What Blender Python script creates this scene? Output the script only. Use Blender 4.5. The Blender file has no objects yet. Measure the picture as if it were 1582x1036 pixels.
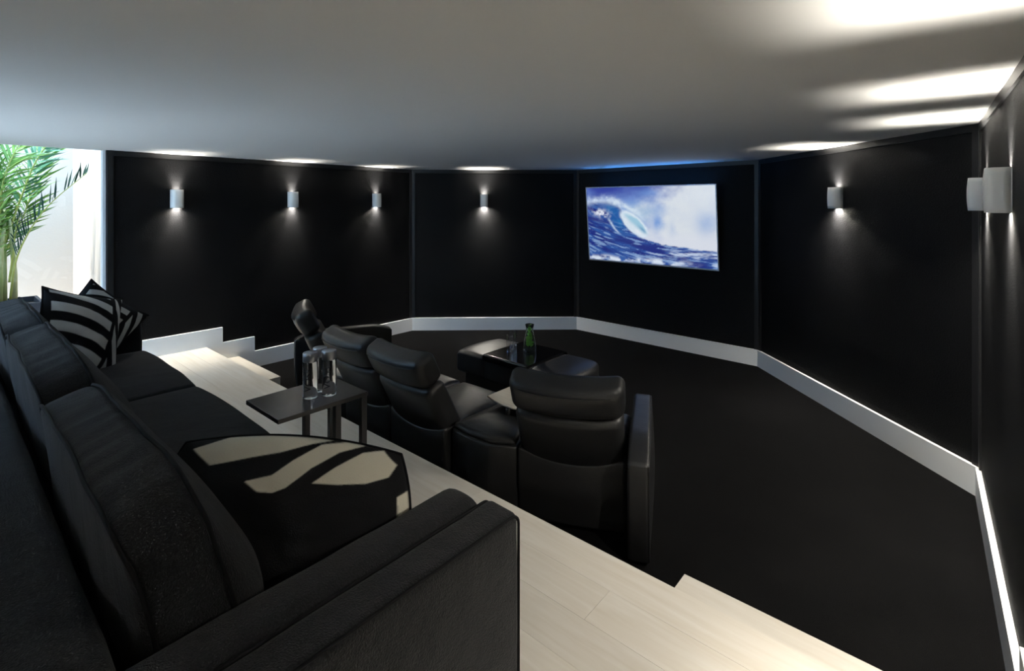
import bpy, bmesh, math, random
import numpy as np
from mathutils import Vector, Matrix, noise as mnoise

random.seed(7)
rng = np.random.default_rng(7)
R = math.radians
SC = bpy.context.scene
COL = SC.collection

# ------------------------------------------------------------------ camera
EYE = 1.92
cam_d = bpy.data.cameras.new('camera')
cam = bpy.data.objects.new('camera', cam_d)
COL.objects.link(cam)
cam.location = (0, 0, EYE)
cam.rotation_euler = (R(90), 0, R(41.04))
cam_d.sensor_width = 36
cam_d.lens = 36 * 784 / 1582
cam_d.shift_y = -(518 - 316) / 1582
cam_d.clip_start = 0.02
SC.camera = cam

# ------------------------------------------------------------------ world, exposure
world = bpy.data.worlds.new('world')
SC.world = world
world.use_nodes = True
wn = world.node_tree.nodes['Background']
wn.inputs['Color'].default_value = (0.43, 0.68, 1.0, 1)
wn.inputs['Strength'].default_value = 7.5
SC.view_settings.view_transform = 'Standard'
SC.view_settings.look = 'None'
SC.view_settings.gamma = 1
SC.view_settings.use_curve_mapping = False
SC.view_settings.exposure = 0.3
sun_d = bpy.data.lights.new('sun', 'SUN')
sun_d.energy = 10.0
sun_d.color = (1.0, 0.96, 0.9)
sun_d.angle = math.radians(1.0)
sun = bpy.data.objects.new('sun', sun_d)
COL.objects.link(sun)
sun.rotation_euler = (R(15), 0, 0)
sun.location = (-7, -2, 8)
SCONCE_W = 62.0
SCONCE_SPOT_W = 100.0
TV_GAIN = 0.85

# ------------------------------------------------------------------ materials
MATS = {}


def mat(name, color, rough=0.6, spec=0.5, metal=0.0, bump=None, var=None, coat=0.0, sheen=0.0,
        trans=0.0, ior=1.45, emit=None):
    """bump=(scale, strength, distance, stretch xyz); var=(scale, second colour, stretch, low, high)"""
    m = bpy.data.materials.new(name)
    m.use_nodes = True
    nt = m.node_tree
    b = nt.nodes['Principled BSDF']
    b.inputs['Base Color'].default_value = (*color, 1)
    b.inputs['Roughness'].default_value = rough
    b.inputs['Specular IOR Level'].default_value = spec
    b.inputs['Metallic'].default_value = metal
    b.inputs['Coat Weight'].default_value = coat
    b.inputs['Sheen Weight'].default_value = sheen
    b.inputs['Transmission Weight'].default_value = trans
    b.inputs['IOR'].default_value = ior
    if emit:
        b.inputs['Emission Color'].default_value = (*emit[0], 1)
        b.inputs['Emission Strength'].default_value = emit[1]
    tc = nt.nodes.new('ShaderNodeTexCoord')

    def noise_node(scale, stretch, detail=4):
        mp = nt.nodes.new('ShaderNodeMapping')
        mp.inputs['Scale'].default_value = stretch
        nt.links.new(tc.outputs['Object'], mp.inputs['Vector'])
        n = nt.nodes.new('ShaderNodeTexNoise')
        n.inputs['Scale'].default_value = scale
        n.inputs['Detail'].default_value = detail
        nt.links.new(mp.outputs['Vector'], n.inputs['Vector'])
        return n
    if var:
        n = noise_node(var[0], var[2])
        r = nt.nodes.new('ShaderNodeValToRGB')
        r.color_ramp.elements[0].position = var[3]
        r.color_ramp.elements[1].position = var[4]
        r.color_ramp.elements[0].color = (*color, 1)
        r.color_ramp.elements[1].color = (*var[1], 1)
        nt.links.new(n.outputs['Fac'], r.inputs['Fac'])
        nt.links.new(r.outputs['Color'], b.inputs['Base Color'])
    if bump:
        prev = None
        for sc_, st_, di_, stretch in (bump if isinstance(bump, list) else [bump]):
            n = noise_node(sc_, stretch)
            bp = nt.nodes.new('ShaderNodeBump')
            bp.inputs['Strength'].default_value = st_
            bp.inputs['Distance'].default_value = di_
            nt.links.new(n.outputs['Fac'], bp.inputs['Height'])
            if prev:
                nt.links.new(prev.outputs['Normal'], bp.inputs['Normal'])
            prev = bp
        nt.links.new(prev.outputs['Normal'], b.inputs['Normal'])
    MATS[name] = m
    return m


mat('wall_black', (0.0042, 0.0043, 0.0049), 0.55, 0.10,
    bump=[(75, 0.45, 0.006, (1, 1, 1.8)), (230, 0.5, 0.004, (1, 1, 1))])
mat('trim_black', (0.007, 0.0072, 0.008), 0.45, 0.4)
mat('ceiling_white', (0.80, 0.80, 0.79), 0.9, 0.2, bump=(3, 0.05, 0.02, (1, 1, 1)))
mat('paint_white', (0.78, 0.79, 0.80), 0.6, 0.3)
mat('skirting_white', (0.85, 0.86, 0.86), 0.35, 0.5)
mat('back_wall_grey', (0.72, 0.71, 0.69), 0.8, 0.3)
mat('render_white', (0.57, 0.50, 0.44), 0.9, 0.1, bump=(40, 0.2, 0.01, (1, 1, 1)))
mat('carpet_black', (0.0027, 0.0026, 0.0029), 0.95, 0.1, bump=(420, 0.9, 0.01, (1, 1, 1)),
    var=(2.6, (0.0044, 0.0042, 0.0045), (1, 1, 1), 0.35, 0.7))
mat('sofa_fabric', (0.0074, 0.0078, 0.0094), 0.9, 0.2, sheen=0.08,
    bump=[(260, 0.8, 0.006, (1, 1, 1)), (9, 0.35, 0.03, (1, 1, 1))],
    var=(170, (0.0155, 0.0160, 0.0182), (1, 1, 1), 0.38, 0.66))
mat('cushion_fabric', (0.0074, 0.0079, 0.0096), 0.9, 0.2, sheen=0.08,
    bump=[(260, 0.8, 0.006, (1, 1, 1)), (4, 0.35, 0.05, (2.2, 0.7, 0.7))],
    var=(170, (0.0155, 0.0160, 0.0182), (1, 1, 1), 0.38, 0.66))
mat('piping_fabric', (0.006, 0.0062, 0.0075), 0.85, 0.2)
mat('leather', (0.0125, 0.0128, 0.0140), 0.38, 0.5,
    bump=[(170, 0.18, 0.003, (1, 1, 1)), (5, 0.18, 0.03, (1, 1, 1))])
mat('table_metal', (0.020, 0.020, 0.021), 0.30, 0.5)
mat('gloss_black', (0.006, 0.006, 0.007), 0.13, 0.5, coat=0.5)
mat('tray_cream', (0.72, 0.66, 0.54), 0.35, 0.5, var=(6, (0.62, 0.56, 0.45), (1, 9, 1), 0.3, 0.7))
mat('plaster_white', (0.78, 0.78, 0.76), 0.55, 0.3)
mat('lamp_glow', (1, 1, 1), 0.5, emit=((1.0, 0.93, 0.78), 6.0))
mat('silver', (0.55, 0.56, 0.58), 0.30, 0.5, metal=1.0)
mat('cap_silver', (0.42, 0.44, 0.48), 0.35, 0.5, metal=0.9)
mat('bezel_silver', (0.62, 0.62, 0.68), 0.4, 0.5, metal=0.4)
mat('bottle_glass', (0.97, 0.98, 1.0), 0.02, 0.5, trans=1.0, ior=1.2)
mat('glass', (1, 1, 1), 0.06, 0.5, trans=1.0, ior=1.5)
mat('carafe_glass', (0.92, 1.0, 0.93), 0.05, 0.5, trans=1.0, ior=1.3)
mat('print_dark', (0.015, 0.02, 0.03), 0.5)
mat('mint_green', (0.22, 0.50, 0.10), 0.5, 0.4)
mat('palm_leaf', (0.085, 0.22, 0.035), 0.45, 0.5, var=(4, (0.20, 0.33, 0.06), (1, 1, 1), 0.35, 0.7))
mat('palm_leaf_teal', (0.045, 0.16, 0.10), 0.4, 0.5, var=(5, (0.10, 0.25, 0.12), (1, 1, 1), 0.35, 0.7))
mat('palm_leaf_dark', (0.022, 0.06, 0.04), 0.5, 0.3)
mat('palm_stalk', (0.32, 0.38, 0.10), 0.5, 0.4)
mat('palm_cane', (0.42, 0.45, 0.26), 0.55, 0.4, var=(8, (0.25, 0.33, 0.12), (1, 1, 0.4), 0.4, 0.6))
mat('planter_navy', (0.02, 0.028, 0.045), 0.5)
mat('soil', (0.03, 0.02, 0.012), 0.95)
mat('stone_pale', (0.78, 0.77, 0.75), 0.8)
mat('tv_plastic', (0.01, 0.01, 0.012), 0.4)


def wood_mat():
    m = bpy.data.materials.new('oak_pale')
    m.use_nodes = True
    nt = m.node_tree
    b = nt.nodes['Principled BSDF']
    b.inputs['Roughness'].default_value = 0.5
    b.inputs['Specular IOR Level'].default_value = 0.35
    tc = nt.nodes.new('ShaderNodeTexCoord')
    oi = nt.nodes.new('ShaderNodeObjectInfo')
    add = nt.nodes.new('ShaderNodeVectorMath')
    add.operation = 'ADD'
    cmb = nt.nodes.new('ShaderNodeCombineXYZ')
    mul = nt.nodes.new('ShaderNodeMath')
    mul.operation = 'MULTIPLY'
    mul.inputs[1].default_value = 37.0
    nt.links.new(oi.outputs['Random'], mul.inputs[0])
    nt.links.new(mul.outputs[0], cmb.inputs[0])
    nt.links.new(mul.outputs[0], cmb.inputs[1])
    nt.links.new(tc.outputs['Object'], add.inputs[0])
    nt.links.new(cmb.outputs[0], add.inputs[1])
    mp = nt.nodes.new('ShaderNodeMapping')
    mp.inputs['Scale'].default_value = (1.1, 14, 4)
    nt.links.new(add.outputs[0], mp.inputs['Vector'])
    n = nt.nodes.new('ShaderNodeTexNoise')
    n.inputs['Scale'].default_value = 2.0
    n.inputs['Detail'].default_value = 6
    n.inputs['Distortion'].default_value = 0.6
    nt.links.new(mp.outputs['Vector'], n.inputs['Vector'])
    r = nt.nodes.new('ShaderNodeValToRGB')
    r.color_ramp.elements[0].position = 0.25
    r.color_ramp.elements[1].position = 0.75
    r.color_ramp.elements[0].color = (0.58, 0.53, 0.45, 1)
    r.color_ramp.elements[1].color = (0.665, 0.63, 0.57, 1)
    nt.links.new(n.outputs['Fac'], r.inputs['Fac'])
    hs = nt.nodes.new('ShaderNodeHueSaturation')
    mr = nt.nodes.new('ShaderNodeMapRange')
    mr.inputs['To Min'].default_value = 0.94
    mr.inputs['To Max'].default_value = 1.05
    nt.links.new(oi.outputs['Random'], mr.inputs['Value'])
    nt.links.new(mr.outputs[0], hs.inputs['Value'])
    nt.links.new(r.outputs['Color'], hs.inputs['Color'])
    nt.links.new(hs.outputs['Color'], b.inputs['Base Color'])
    MATS['oak_pale'] = m


wood_mat()


def pane_mat():
    m = bpy.data.materials.new('window_glass')
    m.use_nodes = True
    nt = m.node_tree
    nt.nodes.remove(nt.nodes['Principled BSDF'])
    out = nt.nodes['Material Output']
    tr = nt.nodes.new('ShaderNodeBsdfTransparent')
    tr.inputs['Color'].default_value = (0.96, 0.98, 0.98, 1)
    gl = nt.nodes.new('ShaderNodeBsdfGlossy')
    gl.inputs['Roughness'].default_value = 0.01
    fr = nt.nodes.new('ShaderNodeFresnel')
    fr.inputs['IOR'].default_value = 1.45
    mx = nt.nodes.new('ShaderNodeMixShader')
    nt.links.new(fr.outputs[0], mx.inputs[0])
    nt.links.new(tr.outputs[0], mx.inputs[1])
    nt.links.new(gl.outputs[0], mx.inputs[2])
    nt.links.new(mx.outputs[0], out.inputs['Surface'])
    MATS['window_glass'] = m


pane_mat()


def attr_mat(name, rough, emit=None, bump=None):
    m = bpy.data.materials.new(name)
    m.use_nodes = True
    nt = m.node_tree
    b = nt.nodes['Principled BSDF']
    a = nt.nodes.new('ShaderNodeAttribute')
    a.attribute_name = 'print'
    b.inputs['Roughness'].default_value = rough
    if emit is None:
        nt.links.new(a.outputs['Color'], b.inputs['Base Color'])
        b.inputs['Specular IOR Level'].default_value = 0.15
        tc = nt.nodes.new('ShaderNodeTexCoord')
        n = nt.nodes.new('ShaderNodeTexNoise')
        n.inputs['Scale'].default_value = 260
        nt.links.new(tc.outputs['Object'], n.inputs['Vector'])
        bp = nt.nodes.new('ShaderNodeBump')
        bp.inputs['Strength'].default_value = 0.35
        bp.inputs['Distance'].default_value = 0.004
        nt.links.new(n.outputs['Fac'], bp.inputs['Height'])
        nt.links.new(bp.outputs['Normal'], b.inputs['Normal'])
    else:
        b.inputs['Base Color'].default_value = (0.005, 0.005, 0.006, 1)
        nt.links.new(a.outputs['Color'], b.inputs['Emission Color'])
        b.inputs['Emission Strength'].default_value = emit
    MATS[name] = m


attr_mat('knit_print', 0.9)
attr_mat('screen_picture', 0.25, emit=TV_GAIN)


# ------------------------------------------------------------------ helpers
def link(name, me, m=None, parent=None, smooth=False):
    o = bpy.data.objects.new(name, me)
    COL.objects.link(o)
    if m and not me.materials:
        me.materials.append(MATS[m])
    if smooth:
        me.polygons.foreach_set('use_smooth', [True] * len(me.polygons))
    if parent:
        o.parent = parent
    return o


def mesh(name, verts, faces):
    me = bpy.data.meshes.new(name)
    me.from_pydata([tuple(map(float, v)) for v in verts], [], [tuple(f) for f in faces])
    bm = bmesh.new()
    bm.from_mesh(me)
    bmesh.ops.recalc_face_normals(bm, faces=bm.faces)
    bm.to_mesh(me)
    bm.free()
    me.update()
    return me


def empty(name, loc=(0, 0, 0), rz=0.0):
    o = bpy.data.objects.new(name, None)
    COL.objects.link(o)
    o.location = loc
    o.rotation_euler = (0, 0, rz)
    o.empty_display_size = 0.1
    return o


def tag(o, label, cat, group=None):
    o['label'] = label
    o['category'] = cat
    if group:
        o['group'] = group
    return o


def struct(o, label=None):
    o['kind'] = 'structure'
    if label:
        o['label'] = label
    return o


def box_v(x0, x1, y0, y1, z0, z1):
    v = [(x0, y0, z0), (x1, y0, z0), (x1, y1, z0), (x0, y1, z0),
         (x0, y0, z1), (x1, y0, z1), (x1, y1, z1), (x0, y1, z1)]
    f = [(0, 3, 2, 1), (4, 5, 6, 7), (0, 1, 5, 4), (1, 2, 6, 5), (2, 3, 7, 6), (3, 0, 4, 7)]
    return v, f


def box(name, x0, x1, y0, y1, z0, z1, m, parent=None, bev=0.0):
    me = mesh(name, *box_v(x0, x1, y0, y1, z0, z1))
    if bev:
        bm = bmesh.new()
        bm.from_mesh(me)
        bmesh.ops.bevel(bm, geom=list(bm.edges), offset=bev, segments=2, affect='EDGES', profile=0.5)
        bm.to_mesh(me)
        bm.free()
    return link(name, me, m, parent, smooth=False)


def prism(name, poly, z0, z1, m, parent=None, bev=0.0, segs=2):
    n = len(poly)
    v = [(p[0], p[1], z0) for p in poly] + [(p[0], p[1], z1) for p in poly]
    f = [tuple(range(n))[::-1], tuple(range(n, 2 * n))]
    f += [(i, (i + 1) % n, n + (i + 1) % n, n + i) for i in range(n)]
    me = mesh(name, v, f)
    if bev:
        bm = bmesh.new()
        bm.from_mesh(me)
        bmesh.ops.bevel(bm, geom=list(bm.edges), offset=bev, segments=segs, affect='EDGES', profile=0.5)
        bm.to_mesh(me)
        bm.free()
    return link(name, me, m, parent, smooth=bool(bev))


def soft_mesh(name, sx, sy, sz, r, nx=8, ny=4, nz=6, arc=3, deform=None):
    """rounded box centred at 0 with full sizes sx sy sz; deform(p: Nx3)->Nx3"""
    h = np.array([sx, sy, sz]) / 2
    r = min(r, h.min() * 0.999)

    def axis(hh, n):
        a = [-(hh - r) - r * math.tan(R(45) * k / arc) for k in range(arc, 0, -1)]
        i = list(np.linspace(-(hh - r), hh - r, n + 1)) if hh - r > 1e-4 else [0.0]
        return np.array(a + i + [-x for x in a[::-1]])
    ax = [axis(h[0], nx), axis(h[1], ny), axis(h[2], nz)]
    idx, V, F = {}, [], []

    def vid(p):
        k = (round(p[0], 6), round(p[1], 6), round(p[2], 6))
        if k not in idx:
            idx[k] = len(V)
            V.append(p)
        return idx[k]
    for d in range(3):
        a, b = (d + 1) % 3, (d + 2) % 3
        for s in (-1, 1):
            ids = np.zeros((len(ax[a]), len(ax[b])), int)
            for i, u in enumerate(ax[a]):
                for j, w in enumerate(ax[b]):
                    p = [0, 0, 0]
                    p[d] = s * h[d]
                    p[a] = u
                    p[b] = w
                    ids[i, j] = vid(p)
            for i in range(len(ax[a]) - 1):
                for j in range(len(ax[b]) - 1):
                    q = (ids[i, j], ids[i + 1, j], ids[i + 1, j + 1], ids[i, j + 1])
                    F.append(q if s > 0 else q[::-1])
    P = np.array(V, float)
    inner = np.clip(P, -(h - r), h - r)
    d = P - inner
    P = inner + r * d / np.maximum(np.linalg.norm(d, axis=1, keepdims=True), 1e-9)
    if deform is not None:
        P = deform(P)
    return mesh(name, P, F)


def soft(name, sx, sy, sz, r, m, parent=None, loc=(0, 0, 0), rot=(0, 0, 0), **kw):
    o = link(name, soft_mesh(name, sx, sy, sz, r, **kw), m, parent, smooth=True)
    o.location = loc
    o.rotation_euler = rot
    return o


def tube_mesh(name, pts, rad, sides=6, closed=False):
    P = np.array(pts, float)
    n = len(P)
    rads = np.full(n, rad) if np.isscalar(rad) else np.array(rad)
    V, F = [], []
    prev = None
    for i in range(n):
        t = (P[(i + 1) % n] - P[i - 1]) if closed else (P[min(i + 1, n - 1)] - P[max(i - 1, 0)])
        t = t / max(np.linalg.norm(t), 1e-9)
        ref = prev if prev is not None else (np.array([0, 0, 1.0]) if abs(t[2]) < 0.9 else np.array([1.0, 0, 0]))
        a = ref - t * ref.dot(t)
        a = a / max(np.linalg.norm(a), 1e-9)
        prev = a
        b = np.cross(t, a)
        for k in range(sides):
            th = 2 * math.pi * k / sides
            V.append(P[i] + rads[i] * (math.cos(th) * a + math.sin(th) * b))
    m_ = n if closed else n - 1
    for i in range(m_):
        for k in range(sides):
            a0 = i * sides + k
            a1 = i * sides + (k + 1) % sides
            j = (i + 1) % n
            F.append((a0, a1, j * sides + (k + 1) % sides, j * sides + k))
    if not closed:
        F.append(tuple(range(sides))[::-1])
        F.append(tuple((n - 1) * sides + k for k in range(sides)))
    return mesh(name, V, F)


def tube(name, pts, rad, m, parent=None, sides=6, closed=False):
    return link(name, tube_mesh(name, pts, rad, sides, closed), m, parent, smooth=True)


def lathe_mesh(name, prof, segs=24):
    V, F = [], []
    n = len(prof)
    for k in range(segs):
        th = 2 * math.pi * k / segs
        for (r, z) in prof:
            V.append((r * math.cos(th), r * math.sin(th), z))
    for k in range(segs):
        k2 = (k + 1) % segs
        for i in range(n - 1):
            F.append((k * n + i, k2 * n + i, k2 * n + i + 1, k * n + i + 1))
    me = mesh(name, V, F)
    bm = bmesh.new()
    bm.from_mesh(me)
    bmesh.ops.remove_doubles(bm, verts=bm.verts, dist=1e-5)
    bmesh.ops.recalc_face_normals(bm, faces=bm.faces)
    bm.to_mesh(me)
    bm.free()
    return me


def lathe(name, prof, m, parent=None, segs=24, loc=(0, 0, 0)):
    o = link(name, lathe_mesh(name, prof, segs), m, parent, smooth=True)
    o.location = loc
    return o


# ------------------------------------------------------------------ room measurements
XL = -6.26
CEIL = 2.455
PLAT = 0.344
STEP = 0.172
PY = 2.015            # platform front edge
SY = 2.35             # lower step front edge
C1 = Vector((-6.26, 4.855))
C2 = Vector((-4.39, 6.572))
C3 = Vector((-1.748, 6.488))
C4 = Vector((0.134, 4.54))
WR = Vector((0.258, 0.90))      # where the right wall stops
LW0 = 1.145                     # where the left wall stops at the glazing
BACK = -1.7
XR = 1.7


# ------------------------------------------------------------------ shell
floor_poly = [(XL - .1, 1.9), (C1.x - .1, C1.y + .05), (C2.x - .05, C2.y + .1), (C3.x + .05, C3.y + .1),
              (C4.x + .1, C4.y + .05), (WR.x + .1, 1.9)]
fl = struct(prism('floor', floor_poly, -0.1, 0.0, 'carpet_black'), 'black carpet of the sunken front floor')
ceil_poly = [(XL - .10, BACK - .1), (XR + .1, BACK - .1), (XR + .1, 1.0), (WR.x + .1, 1.0), (C4.x + .1, C4.y + .05),
             (C3.x + .05, C3.y + .1), (C2.x - .05, C2.y + .1), (C1.x - .1, C1.y + .05)]
ce = struct(prism('ceiling', ceil_poly, CEIL, CEIL + 0.15, 'ceiling_white'), 'smooth white ceiling')


def wall_seg(name, a, b, label, m='wall_black', z0=0.0, trim=True, ends=(1, 1)):
    """wall between plan points a and b; the room lies on the right-hand side walking a->b"""
    a = Vector((a[0], a[1]))
    b = Vector((b[0], b[1]))
    d = (b - a)
    L = d.length
    root = link(name, mesh(name, *box_v(0, L, 0, 0.10, z0, CEIL)), m)
    root.location = (a.x, a.y, 0)
    root.rotation_euler = (0, 0, math.atan2(d.y, d.x))
    struct(root, label)
    if trim:
        t = 0.012
        box('top_trim', 0, L, -t, 0, CEIL - 0.052, CEIL - 0.001, 'trim_black', root)
        if ends[0]:
            box('side_trim', 0.0, 0.05, -t, 0, z0 + 0.19, CEIL - 0.052, 'trim_black', root)
        if ends[1]:
            box('side_trim', L - 0.05, L, -t, 0, z0 + 0.19, CEIL - 0.052, 'trim_black', root)
    return root


# walking so that the room lies to the right: left wall from back to front, then round
wl = wall_seg('wall_left', (XL, LW0), C1, 'black textured wall with three sconces beside the glazing')
wlf = wall_seg('wall_left_front', C1, C2, 'black canted wall panel with one sconce beside the screen wall')
wtv = wall_seg('wall_front', C2, C3, 'black wall panel carrying the television')
wrf = wall_seg('wall_right_front', C3, C4, 'black canted wall panel with one sconce right of the television')
wri = wall_seg('wall_right', C4, WR, 'black textured right wall with pale light streaks from its sconces')
wall_seg('wall_entry', WR, (XR, WR.y), 'grey return wall', 'back_wall_grey', trim=False)
wall_seg('wall_far_right', (XR, WR.y), (XR, BACK), 'grey side wall', 'back_wall_grey', trim=False)
WX0, WX1 = -6.0, -3.3           # glazed stretch of the rear wall behind the sofa
wall_seg('wall_back', (XR, BACK), (WX1, BACK), 'pale wall behind the camera', 'back_wall_grey', trim=False)
wall_seg('wall_back_corner', (WX0, BACK), (XL, BACK), 'pale wall pier at the rear corner', 'back_wall_grey', trim=False)
w2 = struct(empty('window_2'), 'tall white framed glazing behind the sofa')


# skirting boards
def skirt(name, a, b, label, off0=0.0, off1=0.0):
    a = Vector((a[0], a[1])); b = Vector((b[0], b[1])); d = b - a
    L = d.length
    o = box(name, off0, L - off1, -0.028, -0.001, 0, 0.192, 'skirting_white', None)
    o.location = (a.x, a.y, 0)
    o.rotation_euler = (0, 0, math.atan2(d.y, d.x))
    return struct(o, label)


skirt('baseboard_left_front', C1, C2, 'white skirting board under the left canted wall')
skirt('baseboard_front', C2, C3, 'white skirting board under the television wall')
skirt('baseboard_right_front', C3, C4, 'white skirting board under the right canted wall')


def stepped_skirt(name, y_from, y_to, x0, label, sx=1):
    # stepped profile following platform, step and floor
    h = 0.190
    prof = [(y_from, PLAT), (PY, PLAT), (PY + .0, STEP), (SY, STEP), (SY, 0.0), (y_to, 0.0), (y_to, h),
            (SY + .178, h), (SY + .178, STEP + h), (PY + .165, STEP + h), (PY + .165, PLAT + h), (y_from, PLAT + h)]
    n = len(prof)
    v = [(0.001, p[0], p[1]) for p in prof] + [(0.028, p[0], p[1]) for p in prof]
    f = [tuple(range(n)), tuple(range(n, 2 * n))[::-1]]
    f += [(i, (i + 1) % n, n + (i + 1) % n, n + i) for i in range(n)]
    me = mesh(name, v, f)
    bm = bmesh.new()
    bm.from_mesh(me)
    bmesh.ops.triangulate(bm, faces=[fc for fc in bm.faces if len(fc.verts) > 4])
    bm.to_mesh(me)
    bm.free()
    o = link(name, me, 'skirting_white')
    return struct(o, label)


bl = stepped_skirt('baseboard_left', LW0, C1.y, XL, 'white stepped skirting board climbing beside the left steps')
bl.location.x = XL
wdir = math.atan2(C4.x - WR.x, C4.y - WR.y)
br = stepped_skirt('baseboard_right', 0.0, 1.0, 0, 'white skirting board along the right wall')
# rebuild for right wall (mirrored in x, sheared along the slightly turned wall)
bpy.data.objects.remove(br)
br = stepped_skirt('baseboard_right', WR.y + .02, C4.y - .02, 0, 'white stepped skirting board along the right wall')
for v in br.data.vertices:
    xw = WR.x + (C4.x - WR.x) * (v.co.y - WR.y) / (C4.y - WR.y)
    v.co.x = xw - v.co.x
br.data.flip_normals()

# raised platform, with boards
plat = struct(box('floor_platform', XL, WR.x, BACK, PY - 0.004, 0.0, PLAT - 0.006, 'oak_pale'),
              'raised platform of pale whitewashed boards')
for v in plat.data.vertices:   # follow the entry recess
    pass
ent = struct(box('floor_entry', WR.x, XR, BACK, WR.y, 0.0, PLAT, 'oak_pale'), 'pale floor of the entry')
PW = 0.19
plank_cache = {}


def plank(x0, x1, y0, y1, ztop, th, parent):
    key = (round(x1 - x0, 3), round(y1 - y0, 3), th)
    if key not in plank_cache:
        g = 0.0004
        w, d = key[0] / 2 - g, key[1] / 2 - g
        me = mesh('plank', *box_v(-w, w, -d, d, -th, 0))
        me.materials.append(MATS['oak_pale'])
        plank_cache[key] = me
    o = bpy.data.objects.new('plank', plank_cache[key])
    COL.objects.link(o)
    o.parent = parent
    o.location = ((x0 + x1) / 2, (y0 + y1) / 2, ztop)
    return o


yy = PY
row = 0
offs = [0.0, 0.9, 0.35, 1.3, 0.6]
while yy > BACK + 0.05:
    y1 = yy
    y0 = max(BACK, yy - PW)
    xs = [XL]
    x = XL + 0.7 + offs[row % 5]
    while x < WR.x - 0.2:
        xs.append(x)
        x += 1.8
    xs.append(WR.x - .002 if yy < WR.y else WR.x + (C4.x - WR.x) * (yy - WR.y) / (C4.y - WR.y))
    for i in range(len(xs) - 1):
        plank(xs[i], xs[i + 1], y0, y1, PLAT, 0.0058, plat)
    yy -= PW
    row += 1

for nm, x0, x1, lab in (('step_left', XL + .028, -5.167, 'pale wooden step by the left wall below the platform'),
                        ('step_right', -0.962, 0.16, 'pale wooden step by the right wall below the platform')):
    st = struct(box(nm, x0, x1, PY, SY - .004, 0.0, STEP - .02, 'oak_pale'), lab)
    t = plank(x0, x1, PY + .001, SY, STEP, 0.0195, st)
    t.name = 'tread'

# ------------------------------------------------------------------ glazing and light well on the left
GX = XL - 0.06
wf = struct(empty('window_1'), 'tall white framed glazing beside the black wall')
for nm, y0, y1 in (('window_jamb', LW0 - .03, LW0 - .001), ('window_stile', -0.35, -0.29),
                   ('window_jamb', BACK, BACK + .07)):
    box(nm, GX - .05, GX + .03, y0, y1, PLAT + .05, CEIL, 'paint_white', wf, bev=.004)
box('window_rail', GX - .05, GX + .03, BACK + .07, LW0 - .03, PLAT, PLAT + .05, 'paint_white', wf, bev=.004)
for y0, y1 in ((BACK + .07, -.35), (-.29, LW0 - .03)):
    box('glass_pane', GX - .012, GX - .004, y0, y1, PLAT + .05, CEIL - .001, 'window_glass', wf)
for x in (WX0, (WX0 + WX1) / 2 - .03, WX1 - .06):
    box('window_stile', x, x + .06, BACK - .07, BACK - .01, PLAT + .05, CEIL, 'paint_white', w2, bev=.004)
box('window_rail', WX0, WX1, BACK - .07, BACK - .01, PLAT, PLAT + .05, 'paint_white', w2, bev=.004)
for x0, x1 in ((WX0 + .06, (WX0 + WX1) / 2 - .03), ((WX0 + WX1) / 2 + .03, WX1 - .06)):
    box('glass_pane', x0, x1, BACK - .044, BACK - .036, PLAT + .05, CEIL - .001, 'window_glass', w2)
struct(box('terrace_outside', -9, 3, -9, BACK - .1, PLAT - .1, PLAT - .01, 'stone_pale'), 'pale terrace paving behind the glazing')
struct(box('ground_outside', -8.9, XL - .1, BACK - .1, 1.6, PLAT - .1, PLAT - .01, 'stone_pale'), 'pale paving of the light well')
struct(box('wall_light_well', -8.75, -8.58, BACK - .25, 1.5, PLAT - .01, 3.6, 'render_white'), 'white rendered wall beyond the palm')
struct(box('wall_light_well_side', -8.58, XL - .10, 1.22, 1.42, PLAT - .01, 3.6, 'render_white'), 'white side wall of the light well')
struct(box('wall_light_well_end', -8.58, XL - .10, BACK - .25, BACK - .1, PLAT - .01, 3.6, 'render_white'), 'white end wall of the light well')


# ------------------------------------------------------------------ sconces
def sconce_meshes():
    W, D, Hh = 0.058, 0.090, 0.0975
    th = 0.006
    n = 20

    def ring(w, d, z, flat0=0.0):
        bulge = 1 - 0.07 * (z / Hh) ** 2
        pts = []
        for k in range(n + 1):
            a = math.pi * k / n
            # squarish half ellipse standing off the wall (y is negative into the room)
            c, s = math.cos(a), math.sin(a)
            x = w * math.copysign(abs(c) ** 0.62, c)
            y = -(0.004 + (d - 0.004) * abs(s) ** 0.62 * bulge)
            pts.append((x, y, z))
        return pts
    zs = np.linspace(-Hh, Hh, 9)
    V, F = [], []
    m_ = n + 1
    for z in zs:
        V += ring(W, D, z)
    for z in zs:
        V += ring(W - th, D - th, z)
    K = len(zs)
    for i in range(K - 1):
        for k in range(n):
            F.append((i * m_ + k, i * m_ + k + 1, (i + 1) * m_ + k + 1, (i + 1) * m_ + k))
            o = K * m_
            F.append((o + i * m_ + k, o + (i + 1) * m_ + k, o + (i + 1) * m_ + k + 1, o + i * m_ + k + 1))
    for i in (0, K - 1):
        for k in range(n):
            F.append((i * m_ + k, i * m_ + k + 1, K * m_ + i * m_ + k + 1, K * m_ + i * m_ + k))
    for k in (0, n):
        for i in range(K - 1):
            F.append((i * m_ + k, (i + 1) * m_ + k, K * m_ + (i + 1) * m_ + k, K * m_ + i * m_ + k))
    shade = mesh('shade', V, F)
    plate = mesh('wall_plate', *box_v(-W, W, -0.005, -0.0005, -Hh + .004, Hh - .004))
    lamp = mesh('lamp', *box_v(-0.020, 0.020, -0.062, -0.006, -0.012, 0.012))
    added_fin = mesh('added_fin', *box_v(-.001, .001, -.072, -.005, -Hh + .004, Hh - .004))  # hidden fins added inside the shade to narrow the beam sideways
    return shade, plate, lamp, added_fin


SM = sconce_meshes()
SZ = EYE + 0.062


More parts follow.
